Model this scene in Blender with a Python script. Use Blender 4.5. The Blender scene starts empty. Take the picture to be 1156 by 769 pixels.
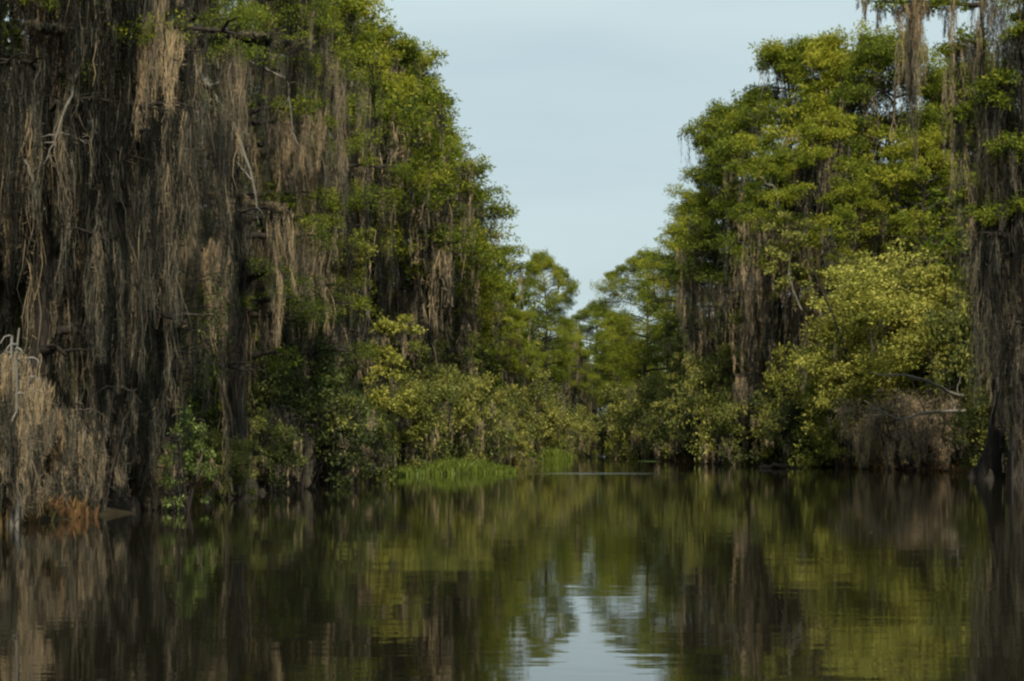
import bpy, math
import numpy as np
from math import radians, sin, cos, pi
C = bpy.data.collections.new("swamp"); bpy.context.scene.collection.children.link(C)
FPX = 1927.0; CAMH = 1.3; HY = 497.0
def gx(px, d): return (px - 578.0) / FPX * d            # sideways place of something seen at photo column px, d metres off
def gh(py, d): return (HY - py) / FPX * d + CAMH        # height of something seen at photo row py, d metres off

# ------------------------------------------------------------------ mesh accumulator
class Acc:
    def __init__(s): s.V = []; s.F = []; s.A = []; s.n = 0
    def add(s, V, F, A):
        V = np.asarray(V, float).reshape(-1, 3); F = np.asarray(F, int).reshape(-1, 4)
        s.V.append(V); s.F.append(F + s.n); s.n += len(V)
        s.A.append(np.broadcast_to(np.asarray(A, float), (len(F),)))
    def build(s, name, mat, parent=None, smooth=True):
        V = np.concatenate(s.V); F = np.concatenate(s.F); A = np.concatenate(s.A)
        me = bpy.data.meshes.new(name)
        me.vertices.add(len(V)); me.vertices.foreach_set('co', V.astype(np.float32).ravel())
        me.loops.add(len(F) * 4); me.loops.foreach_set('vertex_index', F.astype(np.int32).ravel())
        me.polygons.add(len(F)); me.polygons.foreach_set('loop_start', np.arange(0, len(F) * 4, 4, dtype=np.int32))
        at = me.attributes.new('tone', 'FLOAT', 'FACE'); at.data.foreach_set('value', A.astype(np.float32))
        me.polygons.foreach_set('use_smooth', np.full(len(F), smooth))
        me.materials.append(mat); me.update(calc_edges=True)
        o = bpy.data.objects.new(name, me); C.objects.link(o)
        if parent: o.parent = parent
        return o

def tag(o, label=None, cat=None, group=None, kind=None):
    if label: o['label'] = label
    if cat: o['category'] = cat
    if group: o['group'] = group
    if kind: o['kind'] = kind
    return o
def empty(name, loc=(0, 0, 0)):
    o = bpy.data.objects.new(name, None); C.objects.link(o); o.location = loc; o.empty_display_size = .3
    return o
def dup(root):
    r = root.copy(); C.objects.link(r)
    for ch in list(root.children):
        c = ch.copy(); C.objects.link(c); c.parent = r
        for g in ch.children:
            e = g.copy(); C.objects.link(e); e.parent = c
    return r
def norm(a): return a / np.maximum(np.linalg.norm(a, axis=-1, keepdims=True), 1e-9)

# ------------------------------------------------------------------ shapes
def tube(acc, P, R, sides=7, A=.5, flute=None, rng=None):
    P = np.asarray(P, float); R = np.broadcast_to(np.asarray(R, float), (len(P),)); n = len(P)
    T = norm(np.gradient(P, axis=0))
    ref = np.array([1., 0, 0]) if abs(T[:, 0]).mean() < .8 else np.array([0, 0, 1.])
    U = norm(np.cross(T, ref)); W = np.cross(T, U)
    a = np.linspace(0, 2 * pi, sides, endpoint=False)
    rr = R[:, None] * np.ones((1, sides))
    if flute is not None: rr = rr * (1 + flute[:, None] * np.cos(a * 5 + 1)[None, :])
    V = P[:, None] + rr[..., None] * (np.cos(a)[None, :, None] * U[:, None] + np.sin(a)[None, :, None] * W[:, None])
    i = np.arange(n - 1)[:, None] * sides; j = np.arange(sides)[None]; k = (j + 1) % sides
    F = np.stack([i + j, i + k, i + sides + k, i + sides + j], -1)
    acc.add(V, F, A)

def leaves(acc, Cn, rad, n, size, aspect, tone, rng, up=.5, shell=.5, droop=0., spread=.22):
    Cn = np.asarray(Cn, float); N = len(Cn)
    if N == 0: return
    rad = np.broadcast_to(np.asarray(rad, float), (N, 3)); tone = np.broadcast_to(np.asarray(tone, float), (N,))
    idx = np.repeat(np.arange(N), n); M = len(idx)
    d = norm(rng.normal(size=(M, 3))); r = rng.random(M) ** shell
    # a clump is ragged: leaves gather in smaller tufts inside it
    off = d * r[:, None] * rad[idx]
    sub = norm(rng.normal(size=(N, 14, 3))) * (rng.random((N, 14, 1)) ** .45)
    soff = sub[idx, rng.integers(0, 14, M)] * rad[idx] + d * r[:, None] * rad[idx] * .32
    pick = rng.random(M) < .8
    p = Cn[idx] + np.where(pick[:, None], soff, off)
    ax = norm(rng.normal(size=(M, 3)) * .8 + norm(off) * .7 + np.array([0, 0, -droop]))
    nr = rng.normal(size=(M, 3)) + np.array([0, 0, up * 2])
    sd = norm(np.cross(nr, ax)); s = size * rng.uniform(.6, 1.35, M)
    a = ax * s[:, None]; b = sd * (s * aspect * .5)[:, None]
    V = np.stack([p, p + a * .45 + b, p + a, p + a * .45 - b], 1)
    A = np.clip(tone[idx] + rng.normal(size=M) * spread, 0, 1)
    acc.add(V, np.arange(M * 4).reshape(M, 4), A)

def moss(acc, P, L, r, n, w, tone, rng, segs=4, fuzz=True, sway=.05, ntail=4):
    """tufts of hanging moss: each is a few wavering tails, each tail a tangle of short overlapping wisps that thins to its tip"""
    P = np.asarray(P, float); N = len(P)
    if N == 0: return
    L = np.broadcast_to(L, (N,)); r = np.broadcast_to(r, (N,)); tone = np.broadcast_to(tone, (N,))
    n = int(n * .8)
    idx = np.repeat(np.arange(N), n); M = len(idx); T_ = ntail
    TL = L[:, None] * (.35 + .65 * rng.random((N, T_)) ** 1.3)
    TO = rng.normal(size=(N, T_, 3)) * r[:, None, None] * np.array([.9, .9, .55]); TO[..., 2] -= .1 * r[:, None]
    TO[..., 2] = np.minimum(TO[..., 2], .08)
    ph = rng.random((N, T_, 2)) * 7; fr = rng.uniform(1.2, 3.4, (N, T_, 2)); am = rng.normal(size=(N, T_, 2)) * sway * .7; dr = rng.normal(size=(N, T_, 2)) * sway * .5
    pr = TL / TL.sum(1, keepdims=True); cum = np.cumsum(pr, 1); k = (rng.random(M)[:, None] > cum[idx]).sum(1).clip(0, T_ - 1)
    tl = TL[idx, k]; s0 = rng.random(M) ** 1.25 * .93
    wl = np.minimum(rng.uniform(.22, 1.0, M) * (.35 + .3 * tl), tl * (1 - s0) + .15)
    t = np.linspace(0, 1, segs + 1); dep = s0[:, None] * tl[:, None] + wl[:, None] * t[None]
    path = np.sin(dep[..., None] * fr[idx, k][:, None] + ph[idx, k][:, None]) * am[idx, k][:, None] + dr[idx, k][:, None] * dep[..., None]
    prof = (1 - s0) ** .7 * np.minimum(1, .45 + s0 * 3.)
    o = rng.normal(size=(M, 2)) * (r[idx] * .36 * prof)[:, None]
    wob = np.cumsum(rng.normal(size=(M, segs + 1, 2)), axis=1) * (.028 + sway * .25) * wl[:, None, None]
    xy = P[idx, None, :2] + TO[idx, k][:, None, :2] + o[:, None] * (1 - .55 * t)[None, :, None] + path + wob
    z = np.maximum(P[idx, None, 2] + TO[idx, k][:, None, 2] - dep, .02)
    c = np.concatenate([xy, z[..., None]], -1)
    an = (rng.random(M) * pi)[:, None] + (rng.normal(size=M) * 1.4)[:, None] * t[None]
    wd = w * (.45 + rng.random((M, segs + 1)) * .9) * (np.minimum(1, t * 3 + .35) * (1 - t * .8))[None] * .5
    sd = np.stack([np.cos(an), np.sin(an), np.zeros_like(an)], -1) * wd[..., None]
    V = np.stack([c - sd, c + sd], 2).reshape(M, -1, 3)
    m = (segs + 1) * 2; b = (np.arange(M) * m)[:, None]; q = (np.arange(segs) * 2)[None]
    F = np.stack([b + q, b + q + 1, b + q + 3, b + q + 2], -1)
    tn = np.clip(tone[idx] + (rng.normal(size=(N, T_)) * .13)[idx, k] + rng.normal(size=M) * .15, 0, 1)
    acc.add(V, F, np.repeat(tn, segs))
    if fuzz:                                             # curly side strands
        f = 2; mm = np.repeat(np.arange(M), f); q = rng.integers(0, segs, len(mm))
        p = c[mm, q] + (c[mm, q + 1] - c[mm, q]) * rng.random(len(mm))[:, None]
        d = norm(rng.normal(size=(len(mm), 3)) + np.array([0, 0, -.5])) * (rng.uniform(.04, .14, len(mm)) * (w / .02) ** .5)[:, None]
        sdd = norm(np.cross(d, rng.normal(size=d.shape))) * (w * .3)
        V = np.stack([p - sdd, p + sdd, p + d + sdd * .5, p + d - sdd * .5], 1)
        acc.add(V, np.arange(len(mm) * 4).reshape(-1, 4), tn[mm])

def bez(p0, d, L, rise, droop, n, rng, wob=.06):
    t = np.linspace(0, 1, n)
    p = np.zeros((n, 3)); p[:, 0] = p0[0] + d[0] * L * t; p[:, 1] = p0[1] + d[1] * L * t
    p[:, 2] = p0[2] + rise * L * t - droop * L * t ** 2
    p[1:] += np.cumsum(rng.normal(size=(n - 1, 3)) * wob * L / n, axis=0)
    return p

# ------------------------------------------------------------------ materials
def ramp(nt, stops):
    r = nt.nodes.new('ShaderNodeValToRGB'); e = r.color_ramp.elements
    e[0].position, e[0].color = stops[0][0], (*stops[0][1], 1); e[1].position, e[1].color = stops[-1][0], (*stops[-1][1], 1)
    for p, c in stops[1:-1]:
        x = e.new(p); x.color = (*c, 1)
    return r
def veg_mat(name, stops, trans=.3, rough=.6, patch=.45, patch_scale=.5, objvar=.12, spec=.2, streak=1):
    m = bpy.data.materials.new(name); m.use_nodes = True; nt = m.node_tree; N = nt.nodes; K = nt.links; N.clear()
    out = N.new('ShaderNodeOutputMaterial'); at = N.new('ShaderNodeAttribute'); at.attribute_name = 'tone'
    r = ramp(nt, stops)
    geo = N.new('ShaderNodeNewGeometry'); nz = N.new('ShaderNodeTexNoise'); nz.inputs['Scale'].default_value = patch_scale; nz.inputs['Detail'].default_value = 3
    ms = N.new('ShaderNodeMapping'); ms.inputs['Scale'].default_value = (1, 1, streak); K.new(geo.outputs['Position'], ms.inputs['Vector']); K.new(ms.outputs[0], nz.inputs['Vector'])
    ma = N.new('ShaderNodeMath'); ma.operation = 'MULTIPLY_ADD'; K.new(nz.outputs['Fac'], ma.inputs[0]); ma.inputs[1].default_value = patch; ma.inputs[2].default_value = -patch / 2
    ad = N.new('ShaderNodeMath'); ad.operation = 'ADD'; K.new(at.outputs['Fac'], ad.inputs[0]); K.new(ma.outputs[0], ad.inputs[1])
    oi = N.new('ShaderNodeObjectInfo'); mo = N.new('ShaderNodeMath'); mo.operation = 'MULTIPLY_ADD'
    K.new(oi.outputs['Random'], mo.inputs[0]); mo.inputs[1].default_value = objvar * 2; mo.inputs[2].default_value = -objvar
    a2 = N.new('ShaderNodeMath'); a2.operation = 'ADD'; K.new(ad.outputs[0], a2.inputs[0]); K.new(mo.outputs[0], a2.inputs[1])
    K.new(a2.outputs[0], r.inputs['Fac'])
    p = N.new('ShaderNodeBsdfPrincipled'); p.inputs['Roughness'].default_value = rough; p.inputs['Specular IOR Level'].default_value = spec
    K.new(r.outputs['Color'], p.inputs['Base Color'])
    if trans > 0:
        tr = N.new('ShaderNodeBsdfTranslucent'); K.new(r.outputs['Color'], tr.inputs['Color'])
        mx = N.new('ShaderNodeMixShader'); mx.inputs[0].default_value = trans
        K.new(p.outputs[0], mx.inputs[1]); K.new(tr.outputs[0], mx.inputs[2]); K.new(mx.outputs[0], out.inputs['Surface'])
    else:
        K.new(p.outputs[0], out.inputs['Surface'])
        mp = N.new('ShaderNodeMapping'); mp.inputs['Scale'].default_value = (14, 14, 1.6); K.new(geo.outputs['Position'], mp.inputs['Vector']); K.new(mp.outputs[0], nz.inputs['Vector']); nz.inputs['Scale'].default_value = 1
        bp = N.new('ShaderNodeBump'); bp.inputs['Strength'].default_value = .9; bp.inputs['Distance'].default_value = .05; K.new(nz.outputs['Fac'], bp.inputs['Height']); K.new(bp.outputs[0], p.inputs['Normal'])
    return m
M = {}
M['cypress'] = veg_mat('cypress_leaf', [(0, (0.030, 0.046, 0.009)), (.35, (0.096, 0.134, 0.012)), (.65, (0.210, 0.242, 0.018)), (1, (0.380, 0.360, 0.035))], .42)
M['bush'] = veg_mat('bush_leaf', [(0, (0.030, 0.042, 0.014)), (.35, (0.090, 0.112, 0.026)), (.7, (0.205, 0.215, 0.045)), (1, (0.390, 0.360, 0.085))], .32, .5)
M['yellow'] = veg_mat('yellow_leaf', [(0, (0.055, 0.068, 0.014)), (.35, (0.150, 0.168, 0.026)), (.7, (0.310, 0.308, 0.050)), (1, (0.500, 0.470, 0.110))], .35, .5)
M['glossy'] = veg_mat('glossy_leaf', [(0, (.022, .038, .012)), (.4, (.065, .10, .02)), (.8, (.15, .20, .045)), (1, (.25, .30, .09))], .3, .5, spec=.2)
M['brown'] = veg_mat('brown_twig_leaf', [(0, (0.070, 0.056, 0.035)), (.5, (0.182, 0.140, 0.091)), (1, (0.350, 0.280, 0.182))], .2, .7)
M['rust'] = veg_mat('rust_fern', [(0, (0.052, 0.033, 0.016)), (.5, (0.156, 0.078, 0.033)), (1, (0.208, 0.169, 0.052))], .3, .7)
M['grass'] = veg_mat('marsh_grass', [(0, (.07, .07, .02)), (.3, (.085, .12, .02)), (.6, (.13, .18, .022)), (1, (.24, .27, .05))], .35, .5, patch=1., patch_scale=2.)
M['pad'] = veg_mat('lily_pad', [(0, (.06, .12, .02)), (1, (.13, .22, .05))], .1, .35, spec=.5)
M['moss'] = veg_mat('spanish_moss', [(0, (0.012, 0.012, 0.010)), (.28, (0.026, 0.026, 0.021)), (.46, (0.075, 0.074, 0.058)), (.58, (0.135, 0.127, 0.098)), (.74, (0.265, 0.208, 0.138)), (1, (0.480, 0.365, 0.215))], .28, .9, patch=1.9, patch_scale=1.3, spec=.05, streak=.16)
M['bark'] = veg_mat('bark', [(0, (.010, .008, .006)), (.5, (.030, .025, .020)), (1, (.085, .073, .06))], 0, .9, patch=.9, patch_scale=3, objvar=.1)
M['deadwood'] = veg_mat('bleached_wood', [(0, (.06, .055, .045)), (.5, (.14, .13, .11)), (1, (.27, .25, .21))], 0, .8, patch=.6, patch_scale=4, objvar=.03)

# ------------------------------------------------------------------ growing things
def trunk_path(h, rng, lean=.04, n=14):
    t = np.linspace(0, 1, n); P = np.zeros((n, 3)); P[:, 2] = t * h - .25
    w = np.cumsum(rng.normal(size=(n, 2)) * .018 * h / n * 4, axis=0); P[:, :2] = w - w[0]
    P[:, :2] += rng.normal(size=2) * lean * h * t[:, None]
    return t, P
def cypress(h=16, R=3.4, cb=.42, seed=1, tr=.28, nl=26, cl=.85, leafn=210, leaf=.17, mossn=70, mlen=(.6, 3.), strands=26, sw=.045, mr=.22, tone=.5, mtone=.42, mz=(.2, 1.), leafz=.0, leaf_mat='cypress', name='cypress_tree', lowlimbs=0, side=None, wrap=0, dome=False):
    rng = np.random.default_rng(seed); root = empty(name)
    t, P = trunk_path(h, rng)
    t = np.concatenate([[0, .02, .04], t[1:]]); P = np.stack([np.interp(t, np.linspace(0, 1, 14), P[:, k]) for k in range(3)], 1)
    rad = tr * ((1 - t) ** .85 * .85 + .05) + tr * 1.0 * np.exp(-t * h / .7) * .6
    a = Acc(); tube(a, P, rad, 25, .5, flute=.30 * np.exp(-t * h / 1.6)); a.build('trunk', M['bark'], root)
    br = Acc(); cc = []; cr = []; ct = []; ma = []
    ga = rng.random() * 7
    tot = nl + lowlimbs
    for i in range(tot):
        if i < nl:
            u = (i + rng.random()) / nl; z = h * (cb + (1 - cb) * u ** .9 * .97)
            prof = (.62 + .38 * sin(min(1, u * 1.3 + .15) * pi)) * (1 if u < .55 else 1 - (u - .55) * 1.35) if not dome else (.75 + .25 * sin(u * pi)) * (1 if u < .6 else math.sqrt(max(.05, 1 - ((u - .6) / .44) ** 2)))
        else:
            u = -1; z = h * (cb * rng.uniform(.45, 1)); prof = rng.uniform(.5, .95)
        ga += 2.4 + rng.normal() * .5
        if side is not None and rng.random() < .35: ga = side + rng.normal() * .7
        L = R * prof * rng.uniform(.65, 1.2)
        p0 = np.array([np.interp(z, P[:, 2], P[:, k]) for k in range(3)]); p0[2] = z
        rise = rng.uniform(.1, .5) + max(0, u) * .35
        B = bez(p0, (cos(ga), sin(ga)), L, rise, rise * .7 + .1, 7, rng, .12)
        r0 = tr * .32 * (1.1 - max(0, u)) + .02
        tube(br, B, np.linspace(r0, .012, 7), 5, .5)
        for s in (.45, .62, .8, 1.):
            q = np.array([np.interp(s * 6, np.arange(7), B[:, k]) for k in range(3)])
            if s < .9:                                                # side twigs
                a2 = ga + rng.choice([-1, 1]) * rng.uniform(.5, 1.1)
                T = bez(q, (cos(a2), sin(a2)), L * .38, .2, .2, 4, rng, .15); tube(br, T, np.linspace(r0 * .4, .008, 4), 4, .5)
                e = T[-1]; ma.append(T[2]); ma.append(e)
            else: e = q
            ma.append(q)
            if u >= leafz:
                c = cl * rng.uniform(.55, 1.15) * (1 - .35 * max(0, u)); cc.append(e + rng.normal(size=3) * .15); cr.append((c, c, c * rng.uniform(.38, .6)))
                ct.append(tone + rng.normal() * .13 + .12 * (u - .5))
    for k in range(5):
        c = cl * rng.uniform(.5, .8); cc.append(P[-1] + rng.normal(size=3) * (.5, .5, .3)); cr.append((c, c, c * .6)); ct.append(tone + .1)
    br.build('branches', M['bark'], root)
    if leafn:
        lf = Acc(); leaves(lf, cc, cr, leafn, leaf, .32, ct, rng, up=.35, shell=.45, droop=.25); lf.build('crown', M[leaf_mat], root)
    if wrap:
        ma0 = [P[np.searchsorted(P[:, 2], z)] * (1, 1, 0) + np.array([rng.normal() * tr, rng.normal() * tr, z]) for z in rng.uniform(.12, .8, wrap) * h]
    if mossn:
        ma = np.array(ma); zz = ma[:, 2] / h; ok = (zz > mz[0]) & (zz < mz[1]); ma = ma[ok]
        wt = np.exp(-(ma[:, 2] / h - cb * .8) * 1.2); wt /= wt.sum()
        A = ma[rng.choice(len(ma), mossn, p=wt)] + rng.normal(size=(mossn, 3)) * .12
        if wrap: A = np.concatenate([A, ma0]); mossn += wrap
        Ls = np.minimum(rng.uniform(*mlen, size=mossn), np.maximum(A[:, 2] - .12, .2))
        ms = Acc(); moss(ms, A, Ls, mr * rng.uniform(.6, 1.5, mossn), strands, sw, mtone + rng.normal(size=mossn) * .14, rng); ms.build('hanging_moss', M['moss'], root)
    root['h'] = h
    return root

def shrub(h=4, R=2.4, seed=1, mat='bush', n=60, leafn=150, leaf=.15, aspect=.5, clump=.5, stems=9, tone=.5, mossn=18, mlen=(.4, 1.5), strands=44, sw=.032, mtone=.55, name='shrub', round_=.9, low=.1, dead=0, mr=.2):
    rng = np.random.default_rng(seed); root = empty(name)
    st = Acc(); tips = []
    for i in range(stems):
        a = rng.random() * 2 * pi; L = h * rng.uniform(.6, 1.0); out = R * rng.uniform(.2, .85) / L
        B = bez((rng.normal() * R * .18, rng.normal() * R * .18, -.2), (cos(a), sin(a)), L, 1, .0, 8, rng, .12)
        B[:, :2] = B[0, :2] + (B[:, :2] - B[0, :2]) * out
        tube(st, B, np.linspace(.055, .012, 8) * (h / 4) ** .6, 6, .5)
        for s in (3, 4, 5, 6, 7):
            a2 = rng.random() * 2 * pi; T = bez(B[s], (cos(a2), sin(a2)), R * .4, .5, .4, 5, rng, .2); tube(st, T, np.linspace(.02, .006, 5), 4, .5); tips.append(T[-1]); tips.append(T[3])
    st.build('stems', M['bark'], root)
    d = norm(rng.normal(size=(n, 3))); d[:, 2] = np.abs(d[:, 2]) * 1.0 - low
    rr = rng.uniform(.55, 1., n) ** .6; lump = 1 + .18 * np.sin(d[:, 0] * 5 + seed) + .14 * np.cos(d[:, 1] * 6 + seed * 2)
    cc = np.stack([d[:, 0] * R * rr * lump, d[:, 1] * R * rr * lump, h * (.38 + d[:, 2] * .60 * rr * lump * round_)], 1)
    cc[:, 2] = np.maximum(cc[:, 2], .15)
    # lower skirt
    k = n // 3; a = rng.random(k) * 2 * pi; sk = np.stack([np.cos(a) * R * rng.uniform(.6, .95, k), np.sin(a) * R * rng.uniform(.6, .95, k), rng.uniform(.15, h * .4, k)], 1)
    cc = np.concatenate([cc, sk]); sk2 = sk[rng.random(k) < .6] * (.97, .97, 1.) + (0, 0, h * .22); cc = np.concatenate([cc, sk2]); c = clump * rng.uniform(.6, 1.3, len(cc))
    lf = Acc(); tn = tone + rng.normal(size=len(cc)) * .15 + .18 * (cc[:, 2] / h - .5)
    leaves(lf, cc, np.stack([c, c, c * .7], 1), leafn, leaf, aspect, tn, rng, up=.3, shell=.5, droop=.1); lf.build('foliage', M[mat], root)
    if mossn:
        A = cc[rng.integers(0, len(cc), mossn)] + rng.normal(size=(mossn, 3)) * .1; A[:, :2] *= 1.06
        Ls = np.minimum(rng.uniform(*mlen, size=mossn), np.maximum(A[:, 2] - .05, .1))
        ms = Acc(); moss(ms, A, Ls, mr * rng.uniform(.6, 1.4, mossn), strands, sw, mtone + rng.normal(size=mossn) * .12, rng); ms.build('hanging_moss', M['moss'], root)
    root['h'] = h
    return root
used = set()
def put(proto, px, d, label, cat, group=None, h=None, py=None, rz=0., wide=1., z=0.):
    o = proto if proto.name not in used else dup(proto)
    used.add(proto.name)
    if py is not None: h = gh(py, d)
    s = (h / proto['h']) if h else 1.
    o.location = (gx(px, d), d, z); o.rotation_euler = (0, 0, rz); o.scale = (s * wide, s * wide, s)
    tag(o, label, cat, group); return o

# ------------------------------------------------------------------ the setting
YL = [-300, 10, 24, 30, 43, 61, 67, 73, 90, 109, 125, 150, 172, 174]
XL = [-14, -8.6, -7.6, -7.2, -7.5, -6.2, -5.2, -4.6, -2.0, .8, 3.6, 5.5, 7.5, 9.]
YR = [-300, 30, 50, 62, 70, 78, 86, 100, 115, 130, 150, 172, 174]
XR = [24, 18.5, 17.2, 18., 18.2, 17., 15.0, 11.0, 9.6, 10.0, 11.5, 10., 9.]
def shore(x, y):
    l = np.interp(y, YL, XL) + .35 * np.sin(y * .9) + .25 * np.sin(y * 2.3 + 1); r = np.interp(y, YR, XR) + .35 * np.sin(y * .8 + 2) + .25 * np.sin(y * 2.1)
    dd = np.maximum(l - x, x - r)                      # > 0 on land
    return np.where(y > 173, np.maximum(dd, y - 173), dd)
def graded(a, b, lo, hi, fine, far):
    g = [v for v in np.arange(lo, hi + fine / 2, fine)]; v = hi; s = fine
    while v < b: s *= 1.35; v += s; g.append(v)
    v = lo; s = fine
    while v > a: s *= 1.35; v -= s; g.insert(0, v)
    return np.array(g)
X = graded(-1500, 1500, -16, 26, .5, 0); Y = graded(-600, 2500, 14, 180, .8, 0)
XX, YY = np.meshgrid(X, Y); D = shore(XX, YY)
rg = np.random.default_rng(3)
Z = np.clip(D * .22, -1.5, .22) + np.where(D > 0, .06 * np.sin(XX * 1.7 + YY) * np.cos(YY * 1.3) + rg.random(XX.shape) * .06, 0)
a = Acc(); nx = len(X); ny = len(Y); I = (np.arange(ny - 1)[:, None] * nx + np.arange(nx - 1)[None])
a.add(np.stack([XX, YY, Z], -1), np.stack([I, I + 1, I + nx + 1, I + nx], -1), .5)
def ground_mat():
    m = bpy.data.materials.new('swamp_ground'); m.use_nodes = True; nt = m.node_tree; N = nt.nodes; K = nt.links
    p = N['Principled BSDF']; p.inputs['Roughness'].default_value = .95; p.inputs['Specular IOR Level'].default_value = .05
    nz = N.new('ShaderNodeTexNoise'); nz.inputs['Scale'].default_value = 2.5; nz.inputs['Detail'].default_value = 8
    g = N.new('ShaderNodeNewGeometry'); K.new(g.outputs['Position'], nz.inputs['Vector'])
    r = ramp(nt, [(.3, (.012, .010, .007)), (.55, (.035, .028, .016)), (.75, (.045, .055, .018))]); K.new(nz.outputs['Fac'], r.inputs['Fac']); K.new(r.outputs['Color'], p.inputs['Base Color'])
    b = N.new('ShaderNodeBump'); b.inputs['Strength'].default_value = .6; b.inputs['Distance'].default_value = .1; K.new(nz.outputs['Fac'], b.inputs['Height']); K.new(b.outputs[0], p.inputs['Normal'])
    return m
tag(a.build('ground', ground_mat()), 'dark muddy swamp bank under the trees', kind='structure')

def water_mat():
    m = bpy.data.materials.new('black_water'); m.use_nodes = True; nt = m.node_tree; N = nt.nodes; K = nt.links
    p = N['Principled BSDF']; p.inputs['Base Color'].default_value = (.010, .009, .005, 1); p.inputs['Roughness'].default_value = .03; p.inputs['IOR'].default_value = 1.75
    g = N.new('ShaderNodeNewGeometry')
    def noise(sx, sy, sc, det):
        mp = N.new('ShaderNodeMapping'); mp.inputs['Scale'].default_value = (sx, sy, 1); K.new(g.outputs['Position'], mp.inputs['Vector'])
        n = N.new('ShaderNodeTexNoise'); n.inputs['Scale'].default_value = sc; n.inputs['Detail'].default_value = det; K.new(mp.outputs[0], n.inputs['Vector']); return n
    n1 = noise(.6, 1.0, 1.1, 2); n2 = noise(.5, 1.2, 5., 2)
    b1 = N.new('ShaderNodeBump'); b1.inputs['Strength'].default_value = 1; b1.inputs['Distance'].default_value = .003; K.new(n1.outputs['Fac'], b1.inputs['Height'])
    b2 = N.new('ShaderNodeBump'); b2.inputs['Strength'].default_value = 1; b2.inputs['Distance'].default_value = .0008; K.new(n2.outputs['Fac'], b2.inputs['Height']); K.new(b1.outputs[0], b2.inputs['Normal'])
    # a cat's-paw of wind: a streak of finer, steeper ripples lying across the channel
    sx = N.new('ShaderNodeSeparateXYZ'); K.new(g.outputs['Position'], sx.inputs[0])
    def mth(op, a, b=None, c=None):
        x = N.new('ShaderNodeMath'); x.operation = op
        for i, v in enumerate((a, b, c)):
            if v is None: continue
            if isinstance(v, (int, float)): x.inputs[i].default_value = v
            else: K.new(v, x.inputs[i])
        return x.outputs[0]
    def gauss(o, c, w): d = mth('DIVIDE', mth('SUBTRACT', o, c), w); return mth('EXPONENT', mth('MULTIPLY', mth('MULTIPLY', d, d), -1.))
    msk = mth('MULTIPLY', gauss(sx.outputs['Y'], 66.5, 1.5), gauss(sx.outputs['X'], 3.6, 2.8))
    n3 = noise(1, 2.5, 4., 4); b3 = N.new('ShaderNodeBump'); b3.inputs['Distance'].default_value = .045; K.new(msk, b3.inputs['Strength']); K.new(n3.outputs['Fac'], b3.inputs['Height']); K.new(b2.outputs[0], b3.inputs['Normal'])
    K.new(b3.outputs[0], p.inputs['Normal'])
    return m
a = Acc(); a.add([(-1500, -600, 0), (1500, -600, 0), (1500, 2500, 0), (-1500, 2500, 0)], [(0, 1, 2, 3)], .5)
tag(a.build('water', water_mat()), 'still black water of the channel', kind='structure')

# ------------------------------------------------------------------ the uncountable wood behind the banks
def wood(name, spots, seed, label):
    rng = np.random.default_rng(seed); lf = Acc(); N_ = len(spots); cc = []; cr = []; tn = []; mp = []; ml = []
    tk = Acc()
    for (x, y, h) in spots:
        t, P = trunk_path(h, rng); P[:, :2] += (x, y); tube(tk, P, .22 * (1 - t) + .04 + .25 * np.exp(-t * h), 7, .35)
        for k in range(26):
            z = h * rng.uniform(.05, 1) ; r = (2.2 if z < h * .85 else 1.2) * rng.random() ** .5; a_ = rng.random() * 7
            cc.append((x + r * cos(a_), y + r * sin(a_), z)); c = rng.uniform(.7, 1.3); cr.append((c, c, c * .6)); tn.append(rng.uniform(.1, .5))
        for k in range(12):
            a_ = rng.random() * 7; r = rng.uniform(.4, 2.4); z = rng.uniform(.25, .85) * h; mp.append((x + r * cos(a_), y + r * sin(a_), z)); ml.append(min(z - .1, rng.uniform(1, 4)))
    leaves(lf, cc, cr, 55, .30, .5, tn, rng); o = lf.build(name, M['cypress']); tag(o, label, 'wood', kind='stuff')
    tk.build('trunks', M['bark'], o)
    ms = Acc(); moss(ms, mp, np.array(ml), .3, 14, .09, .3, rng, fuzz=False); ms.build('hanging_moss', M['moss'], o)
rng = np.random.default_rng(11); L_ = []; R_ = []; F_ = []
for y in np.arange(26, 120, 2.6):
    for k in range(4):
        x = np.interp(y, YL, XL) - 4.2 - k * 2.8 + rng.normal() * .7
        lim = 12.5 if y > 55 else 15
        L_.append((x, y + rng.normal() * .8, lim * rng.uniform(.75, 1)))
for y in np.arange(52, 135, 2.8):
    for k in range(4):
        x = np.interp(y, YR, XR) + 4.6 + k * 3. + rng.normal() * .7; R_.append((x, y + rng.normal() * .8, (14 if y < 95 else 11) * rng.uniform(.75, 1)))
for y in np.arange(120, 215, 4.5):
    for x in np.arange(-26, 34, 4.):
        if shore(x, y) > 2.5 and (y > 150 or x < 6 or x > 14): F_.append((x + rng.normal(), y + rng.normal(), rng.uniform(9, 12.) + (1.0 if y > 160 else 0)))
wood('background_wood', L_, 21, 'dark mossy wood crowding behind the left bank')
wood('background_wood', R_, 22, 'dark mossy wood crowding behind the right bank')
wood('background_wood', F_, 23, 'low far wood closing the end of the channel')

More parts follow.
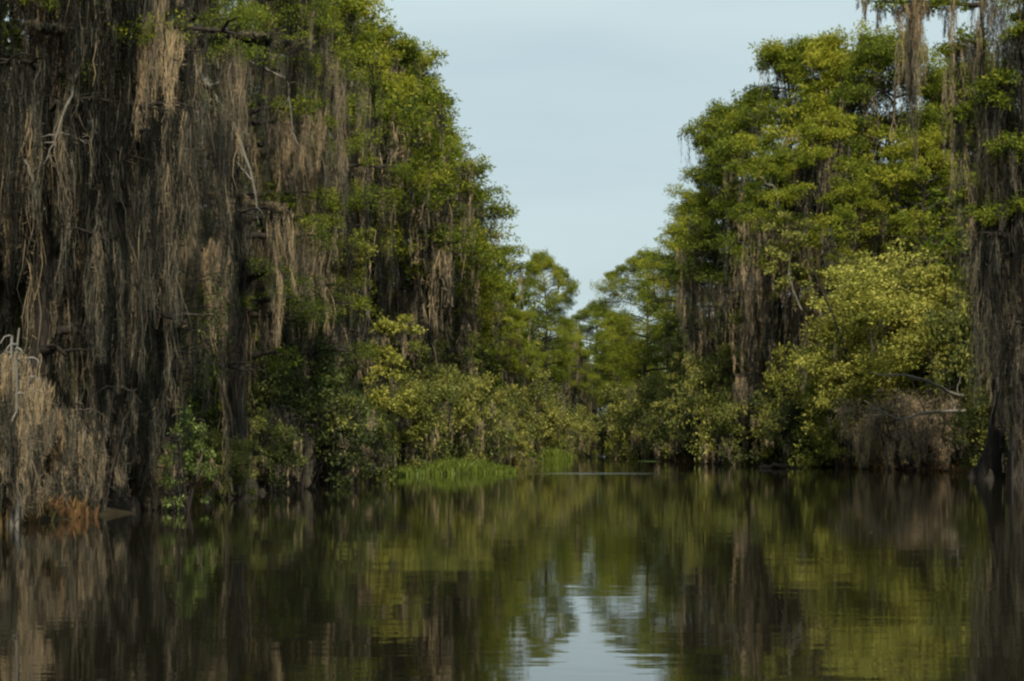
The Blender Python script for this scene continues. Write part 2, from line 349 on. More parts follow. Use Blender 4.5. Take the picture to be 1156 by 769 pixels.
# ------------------------------------------------------------------ left bank, near: moss-laden cypresses
G1 = 'moss laden cypresses of the near left bank'
near = [  # px, d, h, R, label, seed, mtone, mossn, trunk r
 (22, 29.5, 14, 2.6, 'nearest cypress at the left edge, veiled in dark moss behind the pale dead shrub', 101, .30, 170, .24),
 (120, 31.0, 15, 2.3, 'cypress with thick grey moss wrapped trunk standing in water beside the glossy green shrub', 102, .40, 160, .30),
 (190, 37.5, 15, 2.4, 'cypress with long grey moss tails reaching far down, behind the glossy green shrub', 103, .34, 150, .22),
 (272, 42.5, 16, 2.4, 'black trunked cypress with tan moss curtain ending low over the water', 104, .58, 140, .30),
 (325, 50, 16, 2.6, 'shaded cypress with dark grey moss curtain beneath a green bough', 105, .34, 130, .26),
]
for i, (px, d, h, R, lab, sd, mt, mn, tr) in enumerate(near):
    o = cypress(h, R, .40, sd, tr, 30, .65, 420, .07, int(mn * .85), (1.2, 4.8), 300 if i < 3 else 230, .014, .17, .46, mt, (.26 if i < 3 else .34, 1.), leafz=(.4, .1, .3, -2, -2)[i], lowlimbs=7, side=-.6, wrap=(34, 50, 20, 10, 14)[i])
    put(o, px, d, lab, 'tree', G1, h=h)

# ------------------------------------------------------------------ cypress prototypes for both banks
def ck(h, R, cb, seed, **k):
    a = dict(tr=.27, nl=32, cl=1.1, leafn=460, leaf=.15, mossn=90, mlen=(.6, 3.), strands=34, sw=.036, mr=.22, tone=.55, mtone=.46, mz=(.3, 1.)); a.update(k)
    return cypress(h, R, cb, seed, **a)
cyp = [ck(16, 3.3, .46, 201, cl=1.05, mossn=130), ck(16, 3.1, .44, 202, tone=.62, mossn=120), ck(16, 3.5, .50, 203, cl=1.1, tone=.48, mtone=.36, mossn=140), ck(16, 2.9, .42, 204, tone=.68, cl=.95, mossn=80)]
moc = [ck(16, 3.1, .54, 205, cl=.9, leafn=300, mossn=230, mlen=(1, 4.6), strands=56, mtone=.42, lowlimbs=7), ck(16, 3.3, .52, 206, cl=.9, leafn=300, mossn=210, mlen=(1, 4.2), strands=56, mtone=.52, lowlimbs=7)]
far = ck(16, 3.7, .36, 207, nl=54, cl=1.25, tone=.50, mossn=60, dome=True)
veil = ck(16, 3.2, .60, 208, nl=24, cl=.85, leafn=240, mossn=300, mlen=(1.2, 5.), strands=60, mtone=.60, lowlimbs=12, mz=(.2, .8))
GL = 'cypresses along the left bank'; GR = 'cypresses along the right bank'; GC = 'far cypresses at the bend'
T = [
 (moc[0], 372, 53, -10, GL, 'tall left bank cypress with dense grey moss beside the shaded moss curtain', .3, 1.),
 (cyp[1], 392, 58, -25, GL, 'left bank cypress whose bright green top leaves the frame at the sky edge', 1.2, 1.),
 (moc[1], 418, 62, 40, GL, 'mossy left bank cypress just below the first step of the skyline', 2., 1.),
 (cyp[0], 447, 66, 55, GL, 'left bank cypress with yellow green crown at the second skyline step', 3.1, 1.),
 (cyp[3], 478, 73, 105, GL, 'slender yellow green left bank cypress midway down the skyline', 4., 1.1),
 (moc[0], 452, 72, 90, GL, 'grey mossed cypress set behind the yellow green left bank crowns', 5.1, 1.),
 (cyp[2], 503, 82, 165, GL, 'dark green left bank cypress with ragged boughs over the channel', .8, 1.),
 (cyp[1], 520, 90, 205, GL, 'left bank cypress with the outermost bough against the sky', 2.2, 1.),
 (moc[1], 505, 88, 260, GL, 'low mossy cypress above the marsh grass clump', 1.1, 1.),
 (cyp[0], 556, 101, 305, GL, 'short green cypress low on the left skyline', 5.3, .9),
 (cyp[3], 583, 112, 325, GL, 'last short cypress of the left bank before the lone dark tree', 3.4, .9),
 (far, 621, 140, 290, GC, 'lone dark round headed cypress rising from the far bend', 2.6, .62),
 (far, 674, 166, 346, GC, 'small hazy green cypress at the very end of the channel', .6, 1.),
 (moc[1], 650, 160, 380, GC, 'low grey mossed cypress between the lone dark tree and the channel end', 4.4, .8),
 (far, 700, 150, 356, GC, 'small cypress at the foot of the right skyline', 1.9, .7),
 (far, 730, 130, 286, GR, 'slim bright cypress lowest on the right skyline', .4, .85),
 (cyp[1], 778, 118, 216, GR, 'leafy right bank cypress at the first rise of the right skyline', 3.9, .9),
 (veil, 812, 104, 215, GR, 'grey mossed cypress hanging over the right bank shrubs', 2.9, .9),
 (cyp[2], 866, 102, 122, GR, 'right bank cypress with boughs jutting out to the left against the sky', 1.6, .9),
 (cyp[0], 892, 97, 44, GR, 'tall dense cypress forming the left shoulder of the right bank grove', 4.6, .9),
 (veil, 868, 89, 175, GR, 'mossy cypress with black shade beneath it, under the left shoulder', .2, .9),
 (cyp[1], 940, 94, 40, GR, 'tallest round topped cypress of the right bank grove', 5.6, .95),
 (moc[1], 915, 89, 130, GR, 'moss hung cypress in front of the right bank grove', 2.4, 1.),
 (veil, 955, 86, 205, GR, 'grey mossed cypress directly behind the big yellow bush', 4.9, 1.),
 (cyp[2], 990, 94, 55, GR, 'dark topped cypress right of the tallest round crown', 3.3, .9),
 (veil, 1030, 87, 150, GR, 'cypress with grey moss veils above the big yellow bush', 5.0, 1.),
 (cyp[3], 1060, 95, 75, GR, 'yellow green cypress seen behind the long hanging moss tail', 1.0, 1.),
 (cyp[1], 1110, 92, 70, GR, 'cypress half hidden behind the moss draped tree at the right edge', 2.0, 1.),
 (moc[0], 1150, 84, 140, GR, 'cypress in shade behind the rightmost moss curtain', 3.0, 1.),
]
for pr, px, d, py, g, lab, rz, wd in T: put(pr, px, d + (7 if g == GL else 0), lab, 'tree', g, py=py, rz=rz, wide=wd)

# the moss draped tree at the right edge of the photo, leaning its limbs over the water
o = cypress(17, 1.6, .50, 301, .26, 26, .7, 240, .14, 150, (1.5, 6.), 170, .022, .2, .5, .54, (.1, 1.), lowlimbs=10, side=3.1, wrap=50)
put(o, 1150, 58, 'tall dark cypress at the right edge draped in long pinkish grey moss', 'tree', None, h=17)
rng = np.random.default_rng(77)
def limb_tree():
    """slim cypress in front of it: one long limb over the water that carries a leafy spray and a long moss tail"""
    root = empty('cypress_tree'); d = 60.; z0 = 16.2
    t, P = trunk_path(18.5, rng, .01); a = Acc(); tube(a, P, .2 * (1 - t) + .04 + .3 * np.exp(-t * 16), 12, .3, flute=.2 * np.exp(-t * 12)); a.build('trunk', M['bark'], root)
    b = Acc(); cc = []; A = []; Ls = []
    for z, L, rs in ((16.6, 4.3, .02), (16.95, 3.6, .05), (15.2, 1.2, .15), (17.2, 2.6, .3), (12.5, 1.0, .2), (10, .9, .1)):
        B = bez((0, 0, z), (-1, -.1), L, rs, .0, 9, rng, .1); tube(b, B, np.linspace(.09, .02, 9), 6, .4)
        for s in range(3, 9): cc.append(B[s] + rng.normal(size=3) * .18); A.append(B[s]); Ls.append(rng.uniform(.3, 1.2) * (1.6 if L < 2 else 1))
    for k in range(10): A.append((gx(1032, d) - gx(1115, d) + rng.normal() * .12, rng.normal() * .15, 16.9)); Ls.append(rng.uniform(3.2, 6.6))
    for k in range(64): A.append((rng.normal() * .75 + .2, rng.normal() * .6, rng.uniform(9, 18.2))); Ls.append(rng.uniform(2, 6))
    for k in range(16): cc.append((rng.normal() * .7, rng.normal() * .6, rng.uniform(16.6, 18.6)))
    b.build('branches', M['bark'], root)
    l = Acc(); leaves(l, cc, (.5, .5, .28), 230, .14, .42, .5, rng); l.build('crown', M['cypress'], root)
    m = Acc(); moss(m, A, np.array(Ls), .17, 150, .022, .60, rng); m.build('hanging_moss', M['moss'], root)
    root.location = (gx(1115, d), d, 0); tag(root, 'slim cypress reaching a leafy limb with one long moss tail into the sky', 'tree')
limb_tree()

# ------------------------------------------------------------------ shrubs
sb = [shrub(4, 2.3, 401, 'bush', 64, 230, .12, .5, .52, tone=.52, mossn=30), shrub(4, 2.6, 402, 'bush', 68, 230, .12, .5, .50, tone=.6, mossn=40), shrub(4, 2.1, 403, 'bush', 60, 220, .12, .5, .5, tone=.26, mossn=50, mtone=.42),
      shrub(4, 2.2, 404, 'yellow', 64, 210, .125, .5, .5, tone=.42, mossn=8)]
GS = 'shrubs along the left bank'; GT = 'shrubs along the right bank'; GB = 'shrubs at the far bend'
S = [ # proto, px, d, top py, wide, group, label
 (sb[2], 300, 43.5, 455, .9, GS, 'lowest dark shrub beside the foot of the black trunked cypress'),
 (sb[0], 248, 38.5, 478, .8, GS, 'small dull shrub in front of the foot of the black trunked cypress'),
 (sb[2], 335, 49, 395, 1.0, GS, 'dim shrub with fine leaves at the foot of the shaded moss curtain'),
 (sb[2], 385, 56, 430, 1.0, GS, 'dark mossy shrub beside the rusty ferns at the waterline'),
 (sb[3], 420, 62, 440, .55, GS, 'narrow yellow green shrub left of the marsh grass'),
 (sb[0], 448, 66, 408, .9, GS, 'olive shrub standing behind the left end of the marsh grass'),
 (sb[1], 490, 74, 384, .72, GS, 'tall pale olive shrub behind the middle of the marsh grass'),
 (sb[2], 528, 80, 428, .8, GS, 'dark shrub veiled in brown moss above the marsh grass'),
 (sb[0], 562, 88, 462, 1.0, GS, 'rounded brownish olive shrub at the right end of the marsh grass'),
 (sb[1], 592, 100, 415, .8, GS, 'upright olive shrub under the short left bank cypresses'),
 (sb[3], 615, 114, 450, .7, GS, 'yellowish shrub behind the small far grass patch'),
 (sb[0], 640, 132, 452, .9, GB, 'green shrub at the left of the far bend'),
 (sb[1], 668, 150, 458, 1.0, GB, 'pale shrub in the middle of the far bend'),
 (sb[2], 692, 142, 455, .9, GB, 'dark shrub in the far bend beside the channel end'),
 (sb[3], 716, 126, 440, .8, GT, 'yellow green shrub where the right bank begins'),
 (sb[0], 742, 116, 412, .85, GT, 'olive shrub above the floating lily pads'),
 (sb[1], 770, 108, 440, .9, GT, 'low spreading shrub under the grey mossed cypress of the right bank'),
 (sb[2], 800, 101, 440, .9, GT, 'brown mossy shrub with black shade at its foot'),
 (sb[1], 838, 94, 358, .62, GT, 'high pale domed shrub below the mossy right bank cypress'),
 (sb[0], 868, 89, 415, .9, GT, 'round olive shrub left of the half sunken log'),
 (sb[3], 905, 86, 385, .6, GT, 'yellowish shrub leaning against the big yellow bush'),
 (sb[2], 900, 84, 440, .8, GT, 'low dark shrub behind the half sunken log'),
 (sb[0], 1120, 72, 300, .5, GT, 'olive shrub right of the big yellow bush behind the dark trunk'),
 (sb[1], 1150, 66, 400, .8, GT, 'shaded shrub in the lower right corner of the bank'),
]
for i, (pr, px, d, py, wd, g, lab) in enumerate(S): put(pr, px, d, lab, 'shrub', g, py=py, rz=i * 1.3, wide=wd)

# big yellow bush of the right bank, with its brown twiggy skirt
o = shrub(9.6, 4.4, 450, 'yellow', 210, 400, .14, .5, .8, stems=16, tone=.68, mossn=34, mlen=(.8, 2.4), strands=70, sw=.03, mtone=.6, name='bush', round_=1.)
put(o, 1036, 79.5, 'biggest bush of the right bank, broad domed and sunlit yellow green', 'bush', None, py=278, wide=1.2)
o = shrub(3.6, 2.3, 451, 'brown', 60, 200, .14, .10, .5, stems=14, tone=.6, mossn=130, mlen=(.5, 2.2), strands=80, sw=.026, mtone=.80, name='bush')
put(o, 1038, 73.5, 'pinkish brown twiggy bush hung with tan moss below the big yellow bush', 'bush', None, py=425, wide=1.2)
o = shrub(5, 2., 452, 'yellow', 40, 150, .15, .5, .5, stems=8, tone=.62, mossn=6, name='bush')
put(o, 955, 77.5, 'yellow leafy bush dipping to the water left of the twiggy brown bush', 'bush', None, py=400, wide=.75)

# glossy green shrub on a slim stem in front of the left trees
o = shrub(2.0, .62, 460, 'glossy', 24, 62, .085, .38, .17, stems=5, tone=.62, mossn=6, mlen=(.3, .7), strands=20, sw=.014, name='shrub', low=.0)
put(o, 212, 31.5, 'small glossy bright green shrub over the water between two moss hung trunks', 'shrub', None, py=462, wide=.9)
o = shrub(2.4, .9, 461, 'glossy', 30, 110, .09, .4, .28, stems=5, tone=.55, mossn=12, mlen=(.3, 1.2), strands=22, sw=.018, name='shrub')
put(o, 375, 50, 'leafy green shrub glowing in front of the shaded cypresses', 'shrub', None, py=385, wide=.6)

def sapling(px, d, py, r, lab, mat, seed, n=24, leafn=80, leaf=.12, bare=.45, mossn=8, tone=.6):
    rng = np.random.default_rng(seed); h = gh(py, d); root = empty('sapling'); a = Acc()
    B = bez((0, 0, -.2), (cos(seed), sin(seed)), h, 1, 0, 10, rng, .12); B[:, :2] *= .12; B[:, 2] = np.linspace(-.2, h, 10)
    tube(a, B, np.linspace(.05, .012, 10), 6, .5); cc = []
    for k in range(n):
        z = h * rng.uniform(bare, 1); p = np.array([np.interp(z, B[:, 2], B[:, j]) for j in range(3)]); an = rng.random() * 7; T_ = bez(p, (cos(an), sin(an)), r * rng.uniform(.5, 1), .5, .3, 5, rng, .15); tube(a, T_, np.linspace(.018, .005, 5), 4, .5); cc.append(T_[-1]); cc.append(T_[3])
    a.build('trunk', M['bark'], root); l = Acc(); leaves(l, cc, (.28, .28, .18), leafn, leaf, .5, tone, rng); l.build('crown', M[mat], root)
    if mossn: m = Acc(); moss(m, np.array(cc)[rng.integers(0, len(cc), mossn)], rng.uniform(.4, 1.4, mossn), .12, 50, .022, .5, rng); m.build('hanging_moss', M['moss'], root)
    root.location = (gx(px, d), d, 0); tag(root, lab, 'sapling')
sapling(405, 54, 268, .75, 'slim sapling with a bright yellow green tuft on top amid dark trunks', 'yellow', 501, 22, 90, bare=.82)
sapling(432, 60, 362, .8, 'yellow leaved sapling left of the marsh grass', 'yellow', 502, 30, 80, bare=.4)
sapling(180, 33, 300, .9, 'thin sparse sapling with small dull leaves between the left trunks', 'glossy', 503, 26, 22, .07, .4, 12, .35)
sapling(885, 84, 240, 1.5, 'open sapling with pale leaves in front of the right bank shade', 'bush', 504, 40, 80, .15, .6, 14, .75)
sapling(360, 49, 360, .9, 'leaning leafy sapling above the dim shrub of the left bank', 'glossy', 505, 28, 50, .09, .5, 10, .4)

# ------------------------------------------------------------------ dead wood draped in moss
sapling(470, 68, 372, 1.1, 'mossy olive sapling rising above the left end of the marsh grass', 'bush', 506, 34, 90, .12, .35, 26, .5)
sapling(515, 76, 398, 1.1, 'olive sapling rising above the right half of the marsh grass', 'bush', 507, 34, 90, .12, .35, 30, .42)
sapling(455, 64, 432, .8, 'short yellowish sapling at the left tip of the marsh grass', 'yellow', 508, 26, 80, .12, .35, 14, .35)
sapling(760, 106, 385, 1.6, 'pale olive sapling above the low shrubs of the right bank', 'bush', 509, 40, 90, .15, .4, 30, .6)
sapling(825, 96, 330, 1.6, 'mossy pale sapling under the left shoulder of the right bank grove', 'bush', 510, 40, 90, .15, .45, 36, .6)

def dead_limb(name, pts, r0, lab, cat, seed, twigs=10, tl=.6, mossn=0, mlen=(1, 2), strands=60, sw=.02, mt=.5, mr=.18, mz=None):
    """pts in world metres"""
    rng = np.random.default_rng(seed); pts = np.array(pts, float); base = pts[0].copy(); pts = pts - base; root = empty(name, base)
    n = 14; u = np.linspace(0, len(pts) - 1, n); B = np.stack([np.interp(u, np.arange(len(pts)), pts[:, k]) for k in range(3)], 1); B[1:-1] += rng.normal(size=(n - 2, 3)) * r0 * .4
    a = Acc(); tube(a, B, np.linspace(r0, r0 * .25, n), 7, .6); an = [B[i] for i in range(n)]
    for k in range(twigs):
        i = rng.integers(2, n); d = norm(rng.normal(size=3) + (B[-1] - B[0]) / max(np.linalg.norm(B[-1] - B[0]), .1) * .8); L = tl * rng.uniform(.4, 1.2)
        q = B[i] + d * L * np.linspace(0, 1, 6)[:, None] + np.cumsum(rng.normal(size=(6, 3)) * L * .035, axis=0); q[0] = B[i]; tube(a, q, np.linspace(r0 * .45, r0 * .1, 6), 5, .65); an += [q[2], q[4], q[5]]
    a.build('limb', M['bark' if name == 'fallen_log' else 'deadwood'], root)
    if mossn:
        an = np.array(an); A = an[rng.integers(0, len(an), mossn)]; Ls = np.minimum(rng.uniform(*mlen, size=mossn), A[:, 2] + base[2] - .05)
        m = Acc(); moss(m, A, Ls, mr, strands, sw, mt + rng.normal(size=mossn) * .1, rng); m.build('hanging_moss', M['moss'], root)
    tag(root, lab, cat); return root
def P3(px, py, d, dd=0): return (gx(px, d + dd), d + dd, gh(py, d + dd))
# big diagonal dead limb in the left trees
dead_limb('dead_branch', [P3(208, 50, 34.5), P3(235, 100, 34.3), P3(262, 135, 34.2), P3(283, 190, 34), P3(290, 235, 33.9)], .06, 'big grey dead branch slanting down through the left moss, thick with strands', 'branch', 601, 10, .5, 60, (.8, 2.6), 260, .014, .48, .15)
dead_limb('dead_branch', [P3(225, 75, 34.2), P3(235, 110, 34), P3(240, 130, 33.9), P3(262, 175, 33.8)], .02, 'thin pale bare twig hooked in front of the big grey dead branch', 'branch', 602, 4, .4)
dead_limb('dead_branch', [P3(268, 62, 40), P3(300, 78, 39.6), P3(325, 90, 39.3), P3(330, 150, 39)], .03, 'thin crooked dead twig beneath the dark green bough at upper left', 'branch', 603, 6, .6, 14, (.6, 2.4), 160, .014, .4)
dead_limb('dead_branch', [P3(28, 180, 28), P3(36, 200, 28), P3(42, 222, 28)], .022, 'short bleached snag standing out of dark moss at the far left', 'branch', 604, 1, .3)
dead_limb('dead_branch', [P3(70, 150, 28.4), P3(86, 155, 28.2), P3(98, 162, 28.1)], .016, 'tiny pale twig jutting sideways from the left moss curtain', 'branch', 605, 2, .2)
dead_limb('dead_branch', [P3(100, 45, 29), P3(82, 100, 28.6), P3(65, 150, 28.4), P3(50, 185, 28.3)], .035, 'long brownish leaning branch hung with moss at upper left', 'branch', 606, 5, .5, 24, (.8, 2.6), 180, .014, .62, .14)
# pale dead shrub at the very left, over the water
def dead_bush(px, d, top, R, lab, seed, stems, mossn, mt, strands=170, sw=.012, mlen=(.5, 1.7), name='dead_shrub'):
    rng = np.random.default_rng(seed); h = gh(top, d); root = empty(name); a = Acc(); an = []
    for i in range(stems):
        an_ = rng.random() * 7; L = h * rng.uniform(.65, 1.); B = bez((rng.normal() * R * .12, rng.normal() * R * .12, -.2), (cos(an_), sin(an_)), L, 1.12, .1, 9, rng, .16); B[:, :2] = B[0, :2] + (B[:, :2] - B[0, :2]) * R * rng.uniform(.4, .85) / L
        B[-3:, 2] -= np.array([0, .12, .3]) * h * .2
        tube(a, B, np.linspace(.04, .012, 9), 6, .7); an += list(B[4:])
        for k in range(5):
            q0 = B[rng.integers(3, 9)]; a2 = rng.random() * 7; q = bez(q0, (cos(a2), sin(a2)), R * rng.uniform(.3, .6), .35, .8, 6, rng, .2); tube(a, q, np.linspace(.018, .006, 6), 5, .8); an += list(q[2:])
    a.build('limb', M['deadwood' if mt > .6 else 'bark'], root); an = np.array(an); an = an[an[:, 2] > h * .25]
    A = an[rng.integers(0, len(an), mossn)]; Ls = np.minimum(rng.uniform(*mlen, size=mossn), A[:, 2] - .08)
    m = Acc(); moss(m, A, Ls, .14, strands, sw, mt + rng.normal(size=mossn) * .1, rng, sway=.05); m.build('hanging_moss', M['moss'], root)
    root.location = (gx(px, d), d, 0); tag(root, lab, 'shrub'); return root
dead_bush(14, 26, 352, .46, 'pale bleached dead shrub smothered in tan moss at the left edge of the water', 611, 13, 46, .70)
dead_bush(-32, 25.5, 400, .6, 'lower moss smothered dead shrub cut off by the left edge', 612, 7, 26, .55)
dead_bush(105, 30, 405, .8, 'grey tangle of arching dead twigs in front of the moss wrapped trunk', 613, 11, 34, .40)
dead_bush(165, 32, 425, .7, 'dark tangle of dead twigs left of the glossy green shrub', 614, 8, 26, .34)
dead_bush(84, 29.5, 490, .4, 'low mossed stump shrub beside the pale bleached one', 615, 6, 26, .30, mlen=(.4, 1.2))
dead_bush(330, 46, 440, .9, 'grey mossed dead shrub on the bank right of the black trunk', 616, 9, 34, .40, 130, .015)
# right bank
dead_limb('dead_branch', [P3(1100, 450, 71), P3(1070, 442, 69.5), P3(1042, 428, 69), P3(1018, 424, 68.6), P3(982, 420, 68.5)], .08, 'upper of two pale bare branches stretched across the twiggy brown bush', 'branch', 621, 7, .9)
dead_limb('dead_branch', [P3(1098, 462, 71), P3(1050, 466, 69.5), P3(1015, 474, 69), P3(975, 452, 68.5)], .07, 'lower of two pale bare branches stretched across the twiggy brown bush', 'branch', 622, 7, .8)
dead_limb('dead_branch', [P3(878, 235, 86), P3(876, 212, 86), P3(866, 208, 85.8), P3(856, 198, 85.6)], .055, 'white crooked dead branch high in the right bank grove', 'branch', 623, 3, .5)
dead_limb('dead_branch', [P3(905, 350, 83), P3(898, 335, 83), P3(890, 310, 83), P3(892, 290, 83)], .04, 'pale dead stem rising under the open pale leaved sapling', 'branch', 624, 3, .5)
dead_limb('dead_branch', [P3(305, 340, 43), P3(300, 310, 43), P3(296, 285, 43)], .022, 'thin grey dead stick upright beside the tan moss curtain', 'branch', 625, 1, .3)
# tan moss curtain from a low limb of the black trunked tree
dead_limb('dead_branch', [P3(305, 235, 41), P3(270, 240, 40), P3(240, 255, 39.3), P3(215, 280, 39)], .05, 'low limb loaded with a broad tan moss curtain that ends above the water', 'branch', 626, 10, .7, 60, (1.2, 4.), 260, .015, .74, .17)
# half sunken log
dead_limb('fallen_log', [(gx(858, 79), 79, .0), (gx(885, 78.6), 78.6, .10), (gx(905, 78.4), 78.4, .03)], .13, 'grey half sunken log at the waterline under the right bank shrubs', 'log', 627, 2, .3)

# ------------------------------------------------------------------ grass, ferns, lily pads
def blades(name, mat, boxes, n, hgt, seed, label, cat, w=.035):
    rng = np.random.default_rng(seed); a = Acc(); bx = np.array(boxes); i = rng.integers(0, len(bx), n); b = bx[i]
    an = rng.random(n) * 2 * pi; r = np.sqrt(rng.random(n)); x = b[:, 0] + np.cos(an) * r * b[:, 2]; y = b[:, 1] + np.sin(an) * r * b[:, 3]
    h = b[:, 4] * hgt * rng.uniform(.5, 1.1, n) * (1 - .45 * r ** 2); d = rng.random(n) * 2 * pi; ln = rng.uniform(.1, .55, n) * h
    t = np.array([0, .4, .75, 1.]); c = np.stack([x[:, None] + np.cos(d)[:, None] * ln[:, None] * t ** 2, y[:, None] + np.sin(d)[:, None] * ln[:, None] * t ** 2, h[:, None] * t - .03], -1)
    o_ = rng.random(n) * pi; sd = np.stack([np.cos(o_), np.sin(o_), 0 * o_], -1)[:, None] * (w * np.array([.7, 1, .7, .1]) / 2)[None, :, None]
    V = np.stack([c - sd, c + sd], 2).reshape(n, -1, 3); q = np.arange(3) * 2; bb = (np.arange(n) * 8)[:, None]
    a.add(V, np.stack([bb + q, bb + q + 1, bb + q + 3, bb + q + 2], -1), np.repeat(np.clip(rng.normal(size=n) * .2 + .5, 0, 1), 3)); return tag(a.build(name, mat), label, cat, kind='stuff')
gb = []
for px, d, w_, hh in ((455, 64, .9, .6), (475, 65, 1., .85), (497, 66, .8, 1.1), (515, 66.5, .8, .9), (540, 68, .9, .8), (562, 69, .8, .5), (436, 63, .8, .4)): gb.append((gx(px, d), d, w_, 1.2, hh))
blades('marsh_grass', M['grass'], gb, 8000, .72, 71, 'bright green marsh grass standing in the water off the left bank', 'grass', .05)
gb = [(gx(px, 112), 112, 1., 1.4, hh) for px, hh in ((598, .7), (612, 1.), (628, .8))]
blades('marsh_grass', M['grass'], gb, 3500, 1.0, 72, 'small far patch of light green marsh grass by the bend', 'grass', .07)
gb = []; rng = np.random.default_rng(5)
for y in np.arange(26, 125, 1.3):
    gb.append((np.interp(y, YL, XL) - .7 + rng.normal() * .2, y, .8, .9, rng.uniform(.3, 1.)))
blades('undergrowth', M['rust'], gb, 12000, .8, 73, 'rusty and dull ferns fringing the left waterline', 'ferns', .06)
gb = []
for y in np.arange(50, 130, 1.3):
    gb.append((np.interp(y, YR, XR) + .7 + rng.normal() * .2, y, .8, .9, rng.uniform(.3, .9)))
blades('undergrowth', M['rust'], gb, 9000, .8, 74, 'dull brown ferns fringing the right waterline', 'ferns', .08)
def pad(x, y, r, lab):
    rng = np.random.default_rng(int(abs(x * 37 + y * 11))); n = 20; a = np.linspace(.25, 2 * pi - .25, n) + rng.random() * 6
    rr = r * (1 + .05 * np.sin(a * 5)); V = [(0, 0, .012)] + [(rr[i] * cos(a[i]), rr[i] * sin(a[i]), .014 + .02 * rng.random() * r) for i in range(n)]
    me = bpy.data.meshes.new('lily_pad'); me.from_pydata(V, [], [(0, i, i + 1) for i in range(1, n)]); me.materials.append(M['pad']); at = me.attributes.new('tone', 'FLOAT', 'FACE')
    for q in at.data: q.value = rng.random()
    o = bpy.data.objects.new('lily_pad', me); C.objects.link(o); o.location = (x, y, .004); tag(o, lab, 'lily pad', 'lily pads floating off the right bank')
rng = np.random.default_rng(9)
for k in range(16): pad(gx(733, 104) + rng.normal() * .55, 104 + rng.normal() * 1.6, rng.uniform(.2, .36), 'green lily pad in the small raft off the right bank')

# cypress knees at the waterline and a few fallen leaves afloat
rng = np.random.default_rng(15)
def knee(px, d, h, lab, g):
    a = Acc(); t = np.linspace(0, 1, 7); P = np.stack([np.cumsum(rng.normal(size=7) * .015), np.cumsum(rng.normal(size=7) * .015), t * h - .1], 1)
    tube(a, P, (.16 * (1 - t) ** .8 + .035 + .08 * np.exp(-t * 6)) * (h / .6) ** .5 * np.array([1, 1, 1, 1, 1, .9, .25]), 14, .4, flute=.15 * (1 - t)); o = a.build('cypress_knee', M['bark']); o.location = (gx(px, d), d, 0)
    tag(o, lab, 'cypress knee', g)
for px, d in ((98, 30), (148, 31.2), (162, 33), (232, 37), (247, 40), (296, 42), (312, 44), (352, 47.5), (60, 28)):
    knee(px, d, rng.uniform(.15, .42), 'small dark cypress knee poking up along the left waterline', 'cypress knees along the left waterline')
for px, d in ((1098, 60), (1116, 57), (1150, 56)):
    knee(px, d, rng.uniform(.25, .5), 'small dark cypress knee by the tree at the right edge', 'cypress knees at the right edge')
for k in range(14):
    px = rng.uniform(380, 1000); py = rng.uniform(545, 640); d = CAMH * FPX / (py - HY); a = Acc(); an = rng.random() * 7; r = rng.uniform(.012, .022)
    q = np.array([(-1, 0, .2), (0, .45, 0), (1.1, 0, .35), (0, -.45, 0)]) * r; c_, s_ = cos(an), sin(an); q = np.stack([q[:, 0] * c_ - q[:, 1] * s_, q[:, 0] * s_ + q[:, 1] * c_, q[:, 2] + .004], 1)
    a.add(q, [(0, 1, 2, 3)], .35); o = a.build('floating_leaf', M['brown'], smooth=False); o.location = (gx(px, d), d, 0); tag(o, 'tiny tan fallen leaf floating on the dark water', 'leaf', 'fallen leaves afloat on the channel')

# ------------------------------------------------------------------ light, sky, camera
sc = bpy.context.scene
w = bpy.data.worlds.new("World"); sc.world = w; w.use_nodes = True; nt = w.node_tree; bg = nt.nodes['Background']
ELEV = 43; AZ = -8      # sun behind the camera and a little to the right
sk = nt.nodes.new('ShaderNodeTexSky'); sk.sky_type = 'NISHITA'; sk.sun_disc = False
sk.sun_elevation = radians(ELEV); sk.sun_rotation = radians(180 + AZ); sk.air_density = 1.; sk.dust_density = 2.5; sk.ozone_density = 1.2
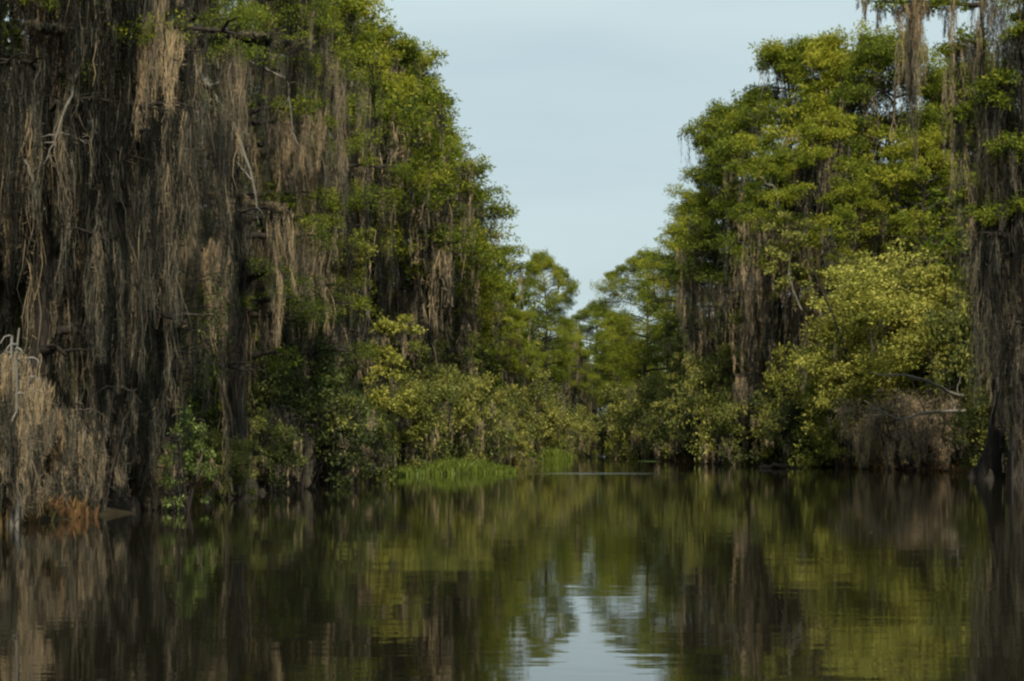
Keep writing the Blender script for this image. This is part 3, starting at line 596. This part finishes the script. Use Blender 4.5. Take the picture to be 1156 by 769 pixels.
# thin high haze: paler low down, faint wisps above
tc = nt.nodes.new('ShaderNodeTexCoord'); mp = nt.nodes.new('ShaderNodeMapping'); mp.inputs['Scale'].default_value = (1.2, 1.2, 7); nt.links.new(tc.outputs['Generated'], mp.inputs['Vector'])
cn = nt.nodes.new('ShaderNodeTexNoise'); cn.inputs['Scale'].default_value = 1.6; cn.inputs['Detail'].default_value = 5; nt.links.new(mp.outputs[0], cn.inputs['Vector'])
hz = ramp(nt, [(.40, (.455, .462, .478)), (.68, (.55, .547, .54))]); nt.links.new(cn.outputs['Fac'], hz.inputs['Fac'])
sc_ = nt.nodes.new('ShaderNodeVectorMath'); sc_.operation = 'MULTIPLY'; nt.links.new(hz.outputs['Color'], sc_.inputs[0]); sc_.inputs[1].default_value = (9.75, 11.9, 12.1)
mx = nt.nodes.new('ShaderNodeMix'); mx.data_type = 'RGBA'; mx.inputs['Factor'].default_value = .86
nt.links.new(sk.outputs[0], mx.inputs['A']); nt.links.new(sc_.outputs[0], mx.inputs['B']); nt.links.new(mx.outputs['Result'], bg.inputs[0]); bg.inputs[1].default_value = .125
s = bpy.data.lights.new('sun', 'SUN'); s.energy = 5.0; s.angle = radians(.6); s.color = (1, .91, .74)
so = bpy.data.objects.new('sun', s); C.objects.link(so)
so.rotation_euler = (radians(90 - ELEV), 0, radians(-AZ))
cam = bpy.data.cameras.new('camera'); co = bpy.data.objects.new('camera', cam); C.objects.link(co); sc.camera = co
co.location = (0, 0, CAMH); co.rotation_euler = (radians(90), 0, 0)
cam.sensor_width = 36; cam.lens = 36 * FPX / 1156; cam.shift_y = (HY - 384.5) / 1156; cam.clip_end = 6000
sc.view_settings.view_transform = 'Standard'; sc.view_settings.look = 'None'; sc.view_settings.exposure = 0
sc.render.engine = 'CYCLES'; sc.cycles.filter_width = 2.4; sc.cycles.max_bounces = 4; sc.cycles.diffuse_bounces = 2; sc.cycles.glossy_bounces = 2; sc.cycles.transmission_bounces = 3
for o in list(bpy.data.objects):
    if 'h' in o: del o['h']
